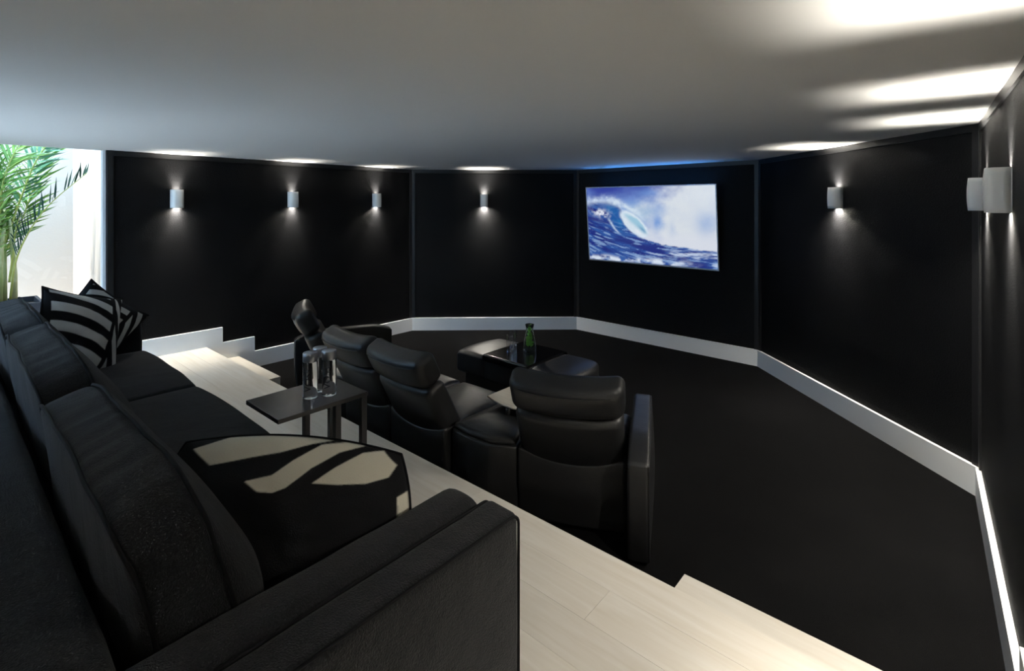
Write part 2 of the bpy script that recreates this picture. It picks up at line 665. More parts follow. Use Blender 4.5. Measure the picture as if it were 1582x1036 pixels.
def sconce(pt, wall_dir, label, dim=1.0):
    """wall_dir: angle of the wall walking a->b; room on the right (local -y)"""
    s = empty('wall_sconce', (pt[0], pt[1], SZ), wall_dir)
    tag(s, label, 'wall light', 'white up and down wall sconces')
    link('shade', SM[0], 'plaster_white', s, smooth=True)
    link('wall_plate', SM[1], 'plaster_white', s)
    link('lamp', SM[2], 'lamp_glow', s)
    for sx in (-1, 1):
        link('added_fin', SM[3], 'plaster_white', s).location.x = sx * .022
    for sg in (-1, 1):
        ld = bpy.data.lights.new('sconce_light', 'POINT')
        ld.energy = SCONCE_W * dim * (1.15 if sg < 0 else 0.50)
        ld.color = (1.0, 0.94, 0.83)
        ld.shadow_soft_size = 0.013
        lo = bpy.data.objects.new('sconce_light', ld)
        COL.objects.link(lo)
        lo.parent = s
        lo.location = (0, -0.026, -0.070 if sg < 0 else 0.058)
        sd = bpy.data.lights.new('sconce_spot', 'SPOT')
        sd.energy = SCONCE_SPOT_W * (1.0 if sg < 0 else 0.6)
        sd.color = (1.0, 0.94, 0.83)
        sd.shadow_soft_size = 0.016
        sd.spot_size = R(70)
        sd.spot_blend = 1.0
        so = bpy.data.objects.new('sconce_spot', sd)
        COL.objects.link(so)
        so.parent = s
        so.location = (0, -0.040, sg * 0.050)
        so.rotation_euler = (0 if sg < 0 else math.pi, 0, 0)
    return s


def on_wall(a, b, t):
    a = Vector((a[0], a[1])); b = Vector((b[0], b[1]))
    p = a + (b - a) * t
    return (p.x, p.y), math.atan2((b - a).y, (b - a).x)


lwlen = C1.y - LW0
for y, lab in ((1.733, 'white wall sconce closest to the glazing on the left black wall'),
               (2.99, 'middle one of three white sconces on the left black wall'),
               (4.21, 'white sconce on the left black wall closest to its far corner')):
    sconce((XL, y), math.pi / 2, lab, 0.45)      # lower output keeps the platform boards below from overexposing
p, a = on_wall(C1, C2, 0.435)
sconce(p, a, 'white sconce alone on the canted panel left of the television', 1.3)
p, a = on_wall(C3, C4, 0.503)
sconce(p, a, 'white sconce alone on the canted panel right of the television', 1.3)
for y, lab in ((4.12, 'smaller white sconce seen behind another one on the right wall'),
               (3.05, 'largest white sconce, near the edge of the photo on the right wall'),
               (1.66, 'white sconce on the right wall beside the sofa platform')):
    p, a = on_wall(C4, WR, (C4.y - y) / (C4.y - WR.y))
    sconce(p, a, lab)

for x, lab in ((.55, 'added white fill sconce, out of view on the pale rear wall'),):
    sconce((x, BACK), math.pi, lab)  # added fill light, unseen behind the camera

# ------------------------------------------------------------------ television
def fbm(u, v, sx, sy, seed, octs=5):
    out = np.zeros_like(u)
    amp, tot = 1.0, 0.0
    for o in range(octs):
        f = 2 ** o
        gx, gy = u * sx * f, v * sy * f
        ix, iy = np.floor(gx).astype(int), np.floor(gy).astype(int)
        fx, fy = gx - ix, gy - iy
        fx = fx * fx * (3 - 2 * fx)
        fy = fy * fy * (3 - 2 * fy)

        def hsh(a, b):
            h = (a * 374761393 + b * 668265263 + (seed + o) * 974711) & 0xffffffff
            h = ((h ^ (h >> 13)) * 1274126177) & 0xffffffff
            return ((h ^ (h >> 16)) & 0xffff) / 65535.0
        n = (hsh(ix, iy) * (1 - fx) + hsh(ix + 1, iy) * fx) * (1 - fy) + (hsh(ix, iy + 1) * (1 - fx) + hsh(ix + 1, iy + 1) * fx) * fy
        out += n * amp
        tot += amp
        amp *= 0.55
    return out / tot


def sst(a, b, x):
    t = np.clip((x - a) / (b - a), 0, 1)
    return t * t * (3 - 2 * t)


def wave_picture(u, v):
    def c(r, g, b):
        a = np.array([r, g, b]) / 255.0
        return np.where(a <= 0.04045, a / 12.92, ((a + 0.055) / 1.055) ** 2.4)

    def mix(A, B, t):
        return A + (B - A) * np.clip(t, 0, 1)[..., None]
    ones = np.ones(u.shape + (3,))
    n1 = fbm(u, v, 5, 4, 1)
    n2 = fbm(u, v, 14, 10, 2)
    n4 = fbm(u, v, 45, 30, 4)
    # water flows along curves that sweep down to the right
    fl_ = v + .55 * u - .30 * u * u
    n3 = fbm(u * 1.0 + 5, fl_, 7, 26, 3)
    n5 = fbm(u * 1.0 + 9, fl_, 12, 42, 8)
    # sky, hazier low down
    img = mix(c(48, 62, 150) * ones, c(112, 142, 205), sst(.0, .6, (1 - v) * 1.6 + u * .35 + (n1 - .5) * .6))
    img = mix(img, c(128, 168, 205), np.exp(-(((u - .46) / .16) ** 2 + ((v - .66) / .13) ** 2)) * .9)
    # spray thickening towards the right
    sp = sst(.36, .70, u + (n1 - .5) * .42 + (n2 - .5) * .12 - .10 * sst(.7, 1, v))
    img = mix(img, c(214, 219, 222), sp * (.78 + .22 * n2))
    low = sst(.50, .28, v) * sst(.40, .52, u)
    img = mix(img, c(208, 212, 224), low * .75)
    for (a, b, ra, rb, k) in ((.585, .55, .040, .12, .85), (.60, .70, .05, .05, .35), (.93, .55, .07, .13, .55), (.70, .47, .03, .10, .25), (.52, .92, .06, .05, .7)):
        img = mix(img, c(112, 150, 208), np.exp(-(((u - a + (n2 - .5) * .06) / ra) ** 2 + ((v - b) / rb) ** 2)) * k * (.45 + n1))
    # wave body
    bu = [0, .10, .18, .24, .275, .30, .318, .335, .36, .42, .51, .62, .74, 1.0]
    bv = [.80, .815, .815, .80, .765, .70, .60, .50, .435, .365, .305, .262, .242, .205]
    crest = np.interp(u, bu, bv) + (n4 - .5) * .035
    body = sst(-.008, .010, crest - v)
    deep = mix(c(30, 44, 122) * ones, c(44, 86, 158), sst(.35, .70, n3))
    deep = mix(deep, c(36, 34, 100), sst(.5, .75, n5) * .6 * sst(.45, .05, u))
    img = mix(img, deep, body)
    # glassy hollow face
    fx = u - .255 + (v - .60) * .22
    face = np.exp(-((fx / .065) ** 4 + ((v - .60) / .19) ** 4))
    img = mix(img, mix(c(26, 84, 156) * ones, c(40, 112, 172), sst(.35, .7, n2)), face * body)
    # torn foam along the crest, blown up and over
    foam = np.exp(-((v - crest - .012) / (.022 + .05 * n2)) ** 2) * sst(.33, .26, u)
    img = mix(img, c(196, 212, 232), foam * (.25 + 1.0 * n4))
    lip = np.exp(-((v - np.interp(u, [.16, .26, .34, .42, .50], [.86, .81, .745, .67, .56])) / (.022 + .045 * n2)) ** 2) * sst(.17, .25, u) * sst(.52, .42, u)
    img = mix(img, c(205, 220, 232), lip * (.2 + n4 * 1.1))
    # barrel: tilted oval, cyan inside a white rim
    cx, cy = (u - .405) * 1.78, v - .505
    th = R(-40)
    rx = cx * math.cos(th) + cy * math.sin(th)
    ry = -cx * math.sin(th) + cy * math.cos(th)
    e = np.sqrt((rx / .235) ** 2 + (ry / .098) ** 2) + (n2 - .5) * .30
    img = mix(img, c(148, 190, 212), sst(1.05, .85, e))
    img = mix(img, c(212, 224, 234), np.exp(-((e - .92) / .16) ** 2) * (.55 + .6 * n4))
    img = mix(img, c(90, 140, 178), np.exp(-(((rx - .13) / .07) ** 2 + ((ry - .02) / .022) ** 2)) * .8)
    img = mix(img, c(222, 226, 234), sst(1.0, .7, e) * sst(.03, -.05, ry) * (.3 + n2))
    # foam patch sliding down the back of the wave, trailing a thread
    pu = u - .125 - (.65 - v) * .45
    fp = np.exp(-((pu / .065) ** 2 + ((v - .645) / .055) ** 2))
    img = mix(img, c(226, 230, 240), fp * sst(.36, .62, n4 * .5 + n2 * .5) * 1.3)
    fp2 = np.exp(-((u - np.interp(v, [.34, .44, .58], [.30, .235, .185])) / .010) ** 2) * sst(.34, .42, v) * sst(.62, .54, v)
    img = mix(img, c(196, 212, 232), fp2 * (.2 + n4))
    # streaks on the running water
    st_ = sst(.54, .68, n5) * body * sst(.60, .40, v + u * .05)
    img = mix(img, c(140, 172, 215), st_ * .65)
    st2 = sst(.58, .70, n3) * body * sst(.30, .14, v) * sst(.25, .7, u)
    img = mix(img, c(184, 198, 222), st2 * .8)
    img = mix(img, c(196, 208, 228), np.exp(-((v - .155) / .035) ** 2) * sst(.55, .8, u) * sst(.35, .6, n5) * .8)
    bf = np.exp(-((v - .03 + .01 * np.sin(u * 30)) / .035) ** 2) * sst(.34, .55, n2) * sst(.95, .6, u)
    img = mix(img, c(206, 216, 230), bf * 1.1)
    return np.clip(img, 0, 1)


tvdir = math.atan2((C3 - C2).y, (C3 - C2).x)
tvc = C2 + (C3 - C2) * 0.468
nrm = Vector((math.sin(tvdir), -math.cos(tvdir)))
tvp = tvc + nrm * 0.11
tv = empty('television', (tvp.x, tvp.y, 1.637), tvdir)
tag(tv, 'flat television with slim silver frame showing a breaking blue wave', 'television')
TW, TH = 1.925, 1.085
tilt = R(5)
tb = box('tv_body', -TW / 2 + .004, TW / 2 - .004, 0.002, 0.035, -TH / 2 + .004, TH / 2 - .004, 'tv_plastic', tv, bev=.004)
fr = .013
bz = [box_v(-TW / 2, TW / 2, -.012, .012, TH / 2 - fr, TH / 2), box_v(-TW / 2, TW / 2, -.012, .012, -TH / 2, -TH / 2 + fr * 1.3),
      box_v(-TW / 2, -TW / 2 + fr, -.012, .012, -TH / 2 + fr * 1.3, TH / 2 - fr), box_v(TW / 2 - fr, TW / 2, -.012, .012, -TH / 2 + fr * 1.3, TH / 2 - fr)]
V, F = [], []
for v_, f_ in bz:
    F += [tuple(i + len(V) for i in q) for q in f_]
    V += v_
bzo = link('bezel', mesh('bezel', V, F), 'bezel_silver', tv)
nu, nv = 260, 146
uu, vv = np.meshgrid(np.linspace(0, 1, nu), np.linspace(0, 1, nv))
sw, sh = TW - 2 * fr, TH - 2.3 * fr
pts = np.stack([(uu - .5) * sw, np.full_like(uu, -.004), (vv - .5) * sh + fr * .15], -1).reshape(-1, 3)
fcs = [(j * nu + i, j * nu + i + 1, (j + 1) * nu + i + 1, (j + 1) * nu + i) for j in range(nv - 1) for i in range(nu - 1)]
scr = mesh('screen', pts, fcs)
ca = scr.color_attributes.new('print', 'FLOAT_COLOR', 'POINT')
rgb = wave_picture(uu, vv).reshape(-1, 3)
ca.data.foreach_set('color', np.concatenate([rgb, np.ones((len(rgb), 1))], 1).ravel().astype(np.float32))
scro = link('screen', scr, 'screen_picture', tv)
for o in (tb, bzo, scro):
    o.rotation_euler = (tilt, 0, 0)
mat('added_glow_blue', (0.1, 0.3, 0.8), 0.5, emit=((0.08, 0.36, 1.0), 24.0))
bk = box('added_glow_strip', -TW / 2 + .1, TW / 2 - .1, .013, .034, TH / 2 - .0035, TH / 2 - .001, 'added_glow_blue', tv)  # added emitter that throws the blue glow onto the ceiling
bk.rotation_euler = (tilt, 0, 0)
box('wall_bracket', -.25, .25, .03, .1095, -.15, .15, 'tv_plastic', tv)


# ------------------------------------------------------------------ sofa
SOFA_Z = PLAT
sofa = empty('sofa', (-2.92, 0.55, SOFA_Z))
tag(sofa, 'long charcoal fabric three seat sofa on the pale platform', 'sofa')
SX0, SX1 = -4.99, -0.923
A0, A1 = -4.716, -1.205       # inside faces of the arms


def sl(x, y, z):              # world -> sofa local
    return (x + 2.92, y - 0.55, z)


def fuzz(P, amp, sc, seed):
    out = P.copy()
    for i, p in enumerate(P):
        n = mnoise.noise_vector(Vector((p[0] * sc + seed, p[1] * sc, p[2] * sc + seed * 2)))
        out[i] += np.array(n) * amp
    return out


# frame of the back and base under the cushions
soft('back_frame', SX1 - SX0 - .02, .225, .70, .035, 'sofa_fabric', sofa, sl((SX0 + SX1) / 2, .117, .39), nx=40, ny=2, nz=6,
     deform=lambda P: fuzz(P, .004, 6, 3))
soft('seat_base', SX1 - SX0 - .06, .86, .26, .02, 'sofa_fabric', sofa, sl((SX0 + SX1) / 2, .66, .175), nx=20, ny=6, nz=3)
for x in (SX0 + .15, SX1 - .15):
    for y in (.10, .98):
        lathe('foot', [(0, 0), (.022, 0), (.028, .05), (0, .05)], 'table_metal', sofa, 12, sl(x, y, 0.0))


def rrect(w, h, r, n=5, per=10):
    """rounded rectangle outline, centred, in 2D"""
    pts = []
    cs = [(w / 2 - r, h / 2 - r, 0), (-w / 2 + r, h / 2 - r, 90), (-w / 2 + r, -h / 2 + r, 180), (w / 2 - r, -h / 2 + r, 270)]
    for i, (cx, cy, a0) in enumerate(cs):
        for k in range(n + 1):
            a = R(a0 + 90 * k / n)
            pts.append((cx + r * math.cos(a), cy + r * math.sin(a)))
        nx_, ny_, na = cs[(i + 1) % 4]
        e = (nx_ + r * math.cos(R(na)), ny_ + r * math.sin(R(na)))
        s = pts[-1]
        for k in range(1, per):
            pts.append((s[0] + (e[0] - s[0]) * k / per, s[1] + (e[1] - s[1]) * k / per))
    return pts


def back_cushion(xa, xb, seed, lift, H=.50):
    W = xb - xa - .006
    T = .150
    hx, hz = W / 2, H / 2

    def de(P):
        P = P.copy()
        u, w = P[:, 0] / hx, P[:, 2] / hz
        wp = np.where(w > -.4, 1 - (np.clip((w + .4) / 1.4, 0, 1)) ** 1.6, 1 - np.clip((-.4 - w) / .6, 0, 1) ** 2.5)
        m_ = np.clip(1 - np.abs(u) ** 5.0, 0, 1) ** .7 * np.clip(wp, 0, 1)
        s = np.sign(P[:, 1]) * np.minimum(1, np.abs(P[:, 1]) / (T / 2 * .8))
        P[:, 1] += s * np.where(s > 0, .118, .05) * m_
        # plump edges, corners pulled in
        P[:, 2] += .022 * np.clip(1 - u ** 4, 0, 1) * np.where(w > 0, w, 0) ** 2
        P[:, 2] -= .035 * np.abs(u) ** 9 * np.sign(w) * np.abs(w) ** 4
        P[:, 0] -= .030 * np.abs(w) ** 8 * np.sign(u) * np.abs(u) ** 5
        # pull folds across the top boxing
        f = np.sin(P[:, 0] * 48 + 6 * np.sin(P[:, 0] * 5 + seed) + 20 * P[:, 1] + seed) * .0028 * np.clip(w, 0, 1) ** 4
        P[:, 2] += f * (1 - np.clip(np.abs(P[:, 1]) / .08, 0, 1) ** 2)
        for i in range(len(P)):
            n = mnoise.noise_vector(Vector((P[i, 0] * 5 + seed * 3.7, P[i, 1] * 6, P[i, 2] * 6)))
            P[i] += np.array((n.x * .006, n.y * .008, n.z * .007))
        return P
    o = soft('back_cushion', W, T, H, .028, 'cushion_fabric', sofa, sl((xa + xb) / 2, .375, .685 + lift), (R(14), 0, 0),
             nx=64, ny=5, nz=26, arc=3, deform=de)
    for s in (-1, 1):
        ol = rrect(W + .002, H + .002, .03, 5, 40)
        P = de(np.array([(p[0], s * (T / 2 - .003), p[1]) for p in ol]))
        tube('piping', P, .0052, 'piping_fabric', o, 6, True)
    return o


gaps = [A0, -3.55, -2.385, A1]
for i in range(3):
    back_cushion(gaps[i] + (.01 if i == 0 else 0), gaps[i + 1] - (.01 if i == 2 else 0), i * 2.3 + 1, (.022, .030, .0)[i])


def seat_cushion(xa, xb, seed):
    W, D, T = xb - xa - .006, .80, .165

    def de(P):
        P = P.copy()
        u, w = P[:, 0] / (W / 2), P[:, 1] / (D / 2)
        m_ = np.clip(1 - np.abs(u) ** 3, 0, 1) ** .8 * np.clip(1 - np.abs(w) ** 4, 0, 1) ** .8
        P[:, 2] += np.where(P[:, 2] > 0, .016, 0) * m_
        P[:, 1] += .014 * (1 - u ** 2) * np.clip(w, 0, 1) ** 3
        P[:, 2] -= .012 * np.abs(u) ** 8 * np.clip(P[:, 2] / (T / 2), 0, 1)
        return fuzz(P, .004, 4, seed)
    o = soft('seat_cushion', W, D, T, .035, 'sofa_fabric', sofa, sl((xa + xb) / 2, .70, .385), nx=26, ny=18, nz=3, deform=de)
    return o


for i in range(3):
    seat_cushion(gaps[i], gaps[i + 1], i + 5)


def arm(side):
    # outer slab and inner pad; side +1 is the arm beside the camera
    xo = SX1 if side > 0 else SX0
    L = 1.10
    slab = .118
    pad = .160

    def de(P):
        P = P.copy()
        return fuzz(P, .0025, 7, 11 + side)
    cx = xo - side * slab / 2
    a = soft('arm', slab, L, .655, .024, 'sofa_fabric', sofa, sl(cx, L / 2 - .003, .383), nx=4, ny=26, nz=14, deform=de)
    for s in (-1, 1):
        ol = rrect(L - .008, .655 - .008, .03, 5, 20)
        tube('piping', [(s * (slab / 2 - .004), p[0], p[1]) for p in ol], .0042, 'piping_fabric', a, 6, True)

    def dp(P):
        P = P.copy()
        t = np.clip(P[:, 2] / .29, 0, 1) ** 3
        P[:, 2] += .012 * t * (1 - (P[:, 0] / (pad / 2)) ** 2) - .028 * t * np.clip((P[:, 1] - .40) / .15, 0, 1) ** 2
        P[:, 1] -= .02 * np.clip(P[:, 2] / .29, 0, 1) ** 6 * np.clip(P[:, 1] / .55, 0, 1) ** 3
        return fuzz(P, .003, 7, 17 + side)
    px = xo - side * (slab + pad / 2 - .004)
    b = soft('arm_pad', pad, L - .20, .60, .05, 'sofa_fabric', sofa, sl(px, .20 + (L - .20) / 2 - .012, .405), nx=5, ny=24, nz=12, deform=dp)
    ol = [(-side * .072, p[0], p[1]) for p in rrect(L - .26, .56, .07, 6, 20)]
    tube('piping', ol, .0042, 'piping_fabric', b, 6, True)


arm(1)
arm(-1)


# ------------------------------------------------------------------ throw pillows
DARK = np.array((0.0075, 0.0076, 0.009))
CREAM = np.array((0.60, 0.57, 0.47))
GREYW = np.array((0.50, 0.50, 0.48))


def in_poly(u, v, poly):
    inside = np.zeros(u.shape, bool)
    n = len(poly)
    for i in range(n):
        x0, y0 = poly[i]
        x1, y1 = poly[(i + 1) % n]
        c = ((y0 > v) != (y1 > v)) & (u < (x1 - x0) * (v - y0) / (y1 - y0 + 1e-12) + x0)
        inside ^= c
    return inside.astype(float)


def pillow(name, size, thick, fn_front, fn_back, label, N=150, shape=None, size_z=None, pinch=.09):
    g = np.linspace(-1, 1, N)
    u, v = np.meshgrid(g, g)
    a = size / 2
    px = a * u * (1 - pinch * (1 - v ** 2) * np.abs(u) ** 2)
    pz = (size_z or size) / 2 * v * (1 - pinch * (1 - u ** 2) * np.abs(v) ** 2)
    t = thick / 2 * (np.clip(1 - np.abs(u) ** 2.4, 0, 1) * np.clip(1 - np.abs(v) ** 2.4, 0, 1)) ** .52
    wob = fbm(u + 3, v + 3, 2.0, 2.0, 21, 3) - .5
    P = []
    for sgn in (-1, 1):
        y = sgn * (t + .0005) + (wob * .03) * (1 - np.maximum(np.abs(u), np.abs(v)) ** 4)
        q = np.stack([px, y, pz], -1).reshape(-1, 3)
        P.append(shape(q, u.ravel(), v.ravel(), sgn) if shape else q)
    V = np.concatenate(P)
    F = []
    for k in range(2):
        o = k * N * N
        for j in range(N - 1):
            for i in range(N - 1):
                q = (o + j * N + i, o + j * N + i + 1, o + (j + 1) * N + i + 1, o + (j + 1) * N + i)
                F.append(q if k == 0 else q[::-1])
    b = [i for i in range(N)] + [j * N + N - 1 for j in range(1, N)] + [(N - 1) * N + i for i in range(N - 2, -1, -1)] + [j * N for j in range(N - 2, 0, -1)]
    for i in range(len(b)):
        p, q = b[i], b[(i + 1) % len(b)]
        F.append((p, q, N * N + q, N * N + p))
    me = mesh(name, V, F)
    st_ = 2.0 / (N - 1)

    def smooth_print(fn):      # average a few samples per stitch so that edges stay clean
        return sum(fn(np.clip(u + i * st_ / 3, -1, 1), np.clip(v + j * st_ / 3, -1, 1)) for i in (-1, 0, 1) for j in (-1, 0, 1)) / 9
    cols = np.concatenate([smooth_print(fn_front).reshape(-1, 3), smooth_print(fn_back).reshape(-1, 3)])
    ca = me.color_attributes.new('print', 'FLOAT_COLOR', 'POINT')
    ca.data.foreach_set('color', np.concatenate([cols, np.ones((len(cols), 1))], 1).ravel().astype(np.float32))
    root = empty(name)
    tag(root, label, 'cushion', 'black and cream striped throw cushions')
    c = link('cover', me, 'knit_print', root, smooth=True)
    edge = np.array([V[i] for i in b]) * np.array([1.004, 1, 1.004])
    tube('edge_piping', edge, .004, 'piping_fabric', root, 6, True)
    return root


def place(o, c, right, up_hint):
    """local x -> right, local z -> up, local -y faces the front"""
    x = Vector(right).normalized()
    z = Vector(up_hint)
    z = (z - x * z.dot(x)).normalized()
    y = z.cross(x)
    M = Matrix((x, y, z)).transposed().to_4x4()
    M.translation = Vector(c)
    o.matrix_world = M


def near_front(u, v):
    # stripes run over the top edge and stop on a plain black field
    A = [(-.86, .86), (-.60, .995), (-.05, .995), (.36, .995), (.20, .93), (-.05, .80), (-.30, .72), (-.62, .60)]
    B = [(-.26, .40), (-.05, .50), (.08, .70), (.28, .93), (.48, .995), (.66, .995), (.46, .86), (.26, .62), (.10, .34), (0, .26), (-.12, .27)]
    Cc = [(.30, .42), (.46, .66), (.66, .90), (.84, .99), (.95, .80), (.88, .58), (.72, .46), (.50, .42)]
    D_ = [(.93, .25), (.995, .35), (.995, -.25), (.94, -.2)]
    v = 1 - (1 - v) / .68
    m_ = np.clip(in_poly(u, v, A) + in_poly(u, v, B) + in_poly(u, v, Cc) + in_poly(u, v, D_), 0, 1)
    return DARK + (CREAM - DARK) * m_[..., None]


def chevron(spine, per, phase, colour, slope_l=.12, slope_r=1.2, curve=.16):
    def fn(u, v):
        sp = spine + .10 * v
        s = np.where(u < sp, v + slope_l * (u - sp) + curve * (u - sp) ** 2, v * .55 + slope_r * (u - sp) * 1.0)
        fr_ = (s / per + phase) % 1.0
        m_ = (fr_ < .50).astype(float)
        m_ *= (np.abs(u - sp) > .065) & (u > -.90) & (np.abs(v) < .95)
        return DARK + (colour - DARK) * m_[..., None]
    return fn


pl_near = pillow('throw_cushion', .66, .25, near_front, chevron(.1, .5, .1, CREAM),
                 'mostly black throw cushion with three cream stripes beside the near sofa arm', N=190, size_z=.44, pinch=-.16)
place(pl_near, (-1.500, .675, PLAT + .615), (.74, .68, -.07), (-.27, .27, .92))
pl_far = pillow('throw_cushion', .53, .20, chevron(.55, .46, .12, GREYW, .55), chevron(.1, .5, .1, GREYW),
                'chevron striped throw cushion in front at the far end of the sofa')
pl_b = pillow('throw_cushion', .47, .15, chevron(.4, .34, .05, GREYW, .1, 1.0, .3), chevron(.1, .5, .1, GREYW),
              'striped throw cushion tucked behind another one against the far sofa arm')
place(pl_far, (-4.35, .655, PLAT + .735), (-.42, .88, -.32), (-.28, -.05, 1.0))
place(pl_b, (-4.53, .76, PLAT + .725), (-.10, .75, -.68), (-.10, .62, .78))

# ------------------------------------------------------------------ side table with bottles
TX0, TX1, TY0, TY1, TZ = -2.785, -2.413, 1.085, 1.575, PLAT + .556
st = empty('side_table', ((TX0 + TX1) / 2, 1.45, PLAT))
tag(st, 'slim black metal side table sliding over the sofa seat', 'table')


def tl(x0, x1, y0, y1, z0, z1):
    cx = (TX0 + TX1) / 2
    return (x0 - cx, x1 - cx, y0 - 1.45, y1 - 1.45, z0, z1)


box('table_top', *tl(TX0, TX1, TY0, TY1, .534, .556), 'table_metal', st, bev=.0025)
for x in (TX0 + .004, TX1 - .036):
    box('leg', *tl(x, x + .032, TY1 - .036, TY1 - .004, .02, .534), 'table_metal', st, bev=.002)
    box('leg', *tl(x, x + .032, TY1 - .19, TY1 - .158, .02, .534), 'table_metal', st, bev=.002)
    box('runner', *tl(x, x + .032, TY0 + .03, TY1 - .004, 0, .02), 'table_metal', st, bev=.002)


def text_mesh(body, size):
    cu = bpy.data.curves.new('lettering', 'FONT')
    cu.body = body
    cu.size = size
    cu.align_x = 'CENTER'
    cu.align_y = 'CENTER'
    ob = bpy.data.objects.new('lettering_tmp', cu)
    COL.objects.link(ob)
    dg = bpy.context.evaluated_depsgraph_get()
    me = bpy.data.meshes.new_from_object(ob.evaluated_get(dg))
    bpy.data.objects.remove(ob)
    me.materials.clear()
    return me


BR = .0370
bp_ = [(0, .004), (.026, .001), (.034, .0), (BR, .004), (BR, .190), (BR - .001, .192), (0, .192)]
bm_bottle = lathe_mesh('glass_body', bp_, 32)
bm_cap = lathe_mesh('cap', [(0, .192), (BR - .0008, .192), (BR, .194), (BR, .236), (BR - .002, .239), (0, .239)], 32)
txt = text_mesh('VOSS', .050)
bm = bmesh.new()
bm.from_mesh(txt)
for k in range(2):
    bmesh.ops.subdivide_edges(bm, edges=[e for e in bm.edges if e.calc_length() > .006], cuts=1)
bmesh.ops.triangulate(bm, faces=bm.faces)
for v in bm.verts:
    # lettering runs up the bottle: text x -> height, text y -> round the cylinder
    h_, a_ = v.co.x, v.co.y
    th = a_ / BR
    v.co = Vector((-(BR + .0006) * math.sin(th) * 1.0, -(BR + .0006) * math.cos(th), .100 + h_))
bm.to_mesh(txt)
bm.free()
for (x, y, rz, lab) in ((-2.57, 1.325, .80, 'glass water bottle standing foremost on the black side table'),
                        (-2.532, 1.412, .80, 'glass water bottle on the side table nearest the recliners'),
                        (-2.622, 1.408, .3, 'glass water bottle hidden behind two others on the side table')):
    b = empty('water_bottle', (x, y, TZ + .0005), rz)
    tag(b, lab, 'bottle', 'water bottles on the side table')
    link('glass_body', bm_bottle, 'bottle_glass', b, smooth=True)
    link('cap', bm_cap, 'cap_silver', b, smooth=True)
    t = link('lettering', txt, 'print_dark', b)
    t['label'] = 'dark vertical lettering reading VOSS'


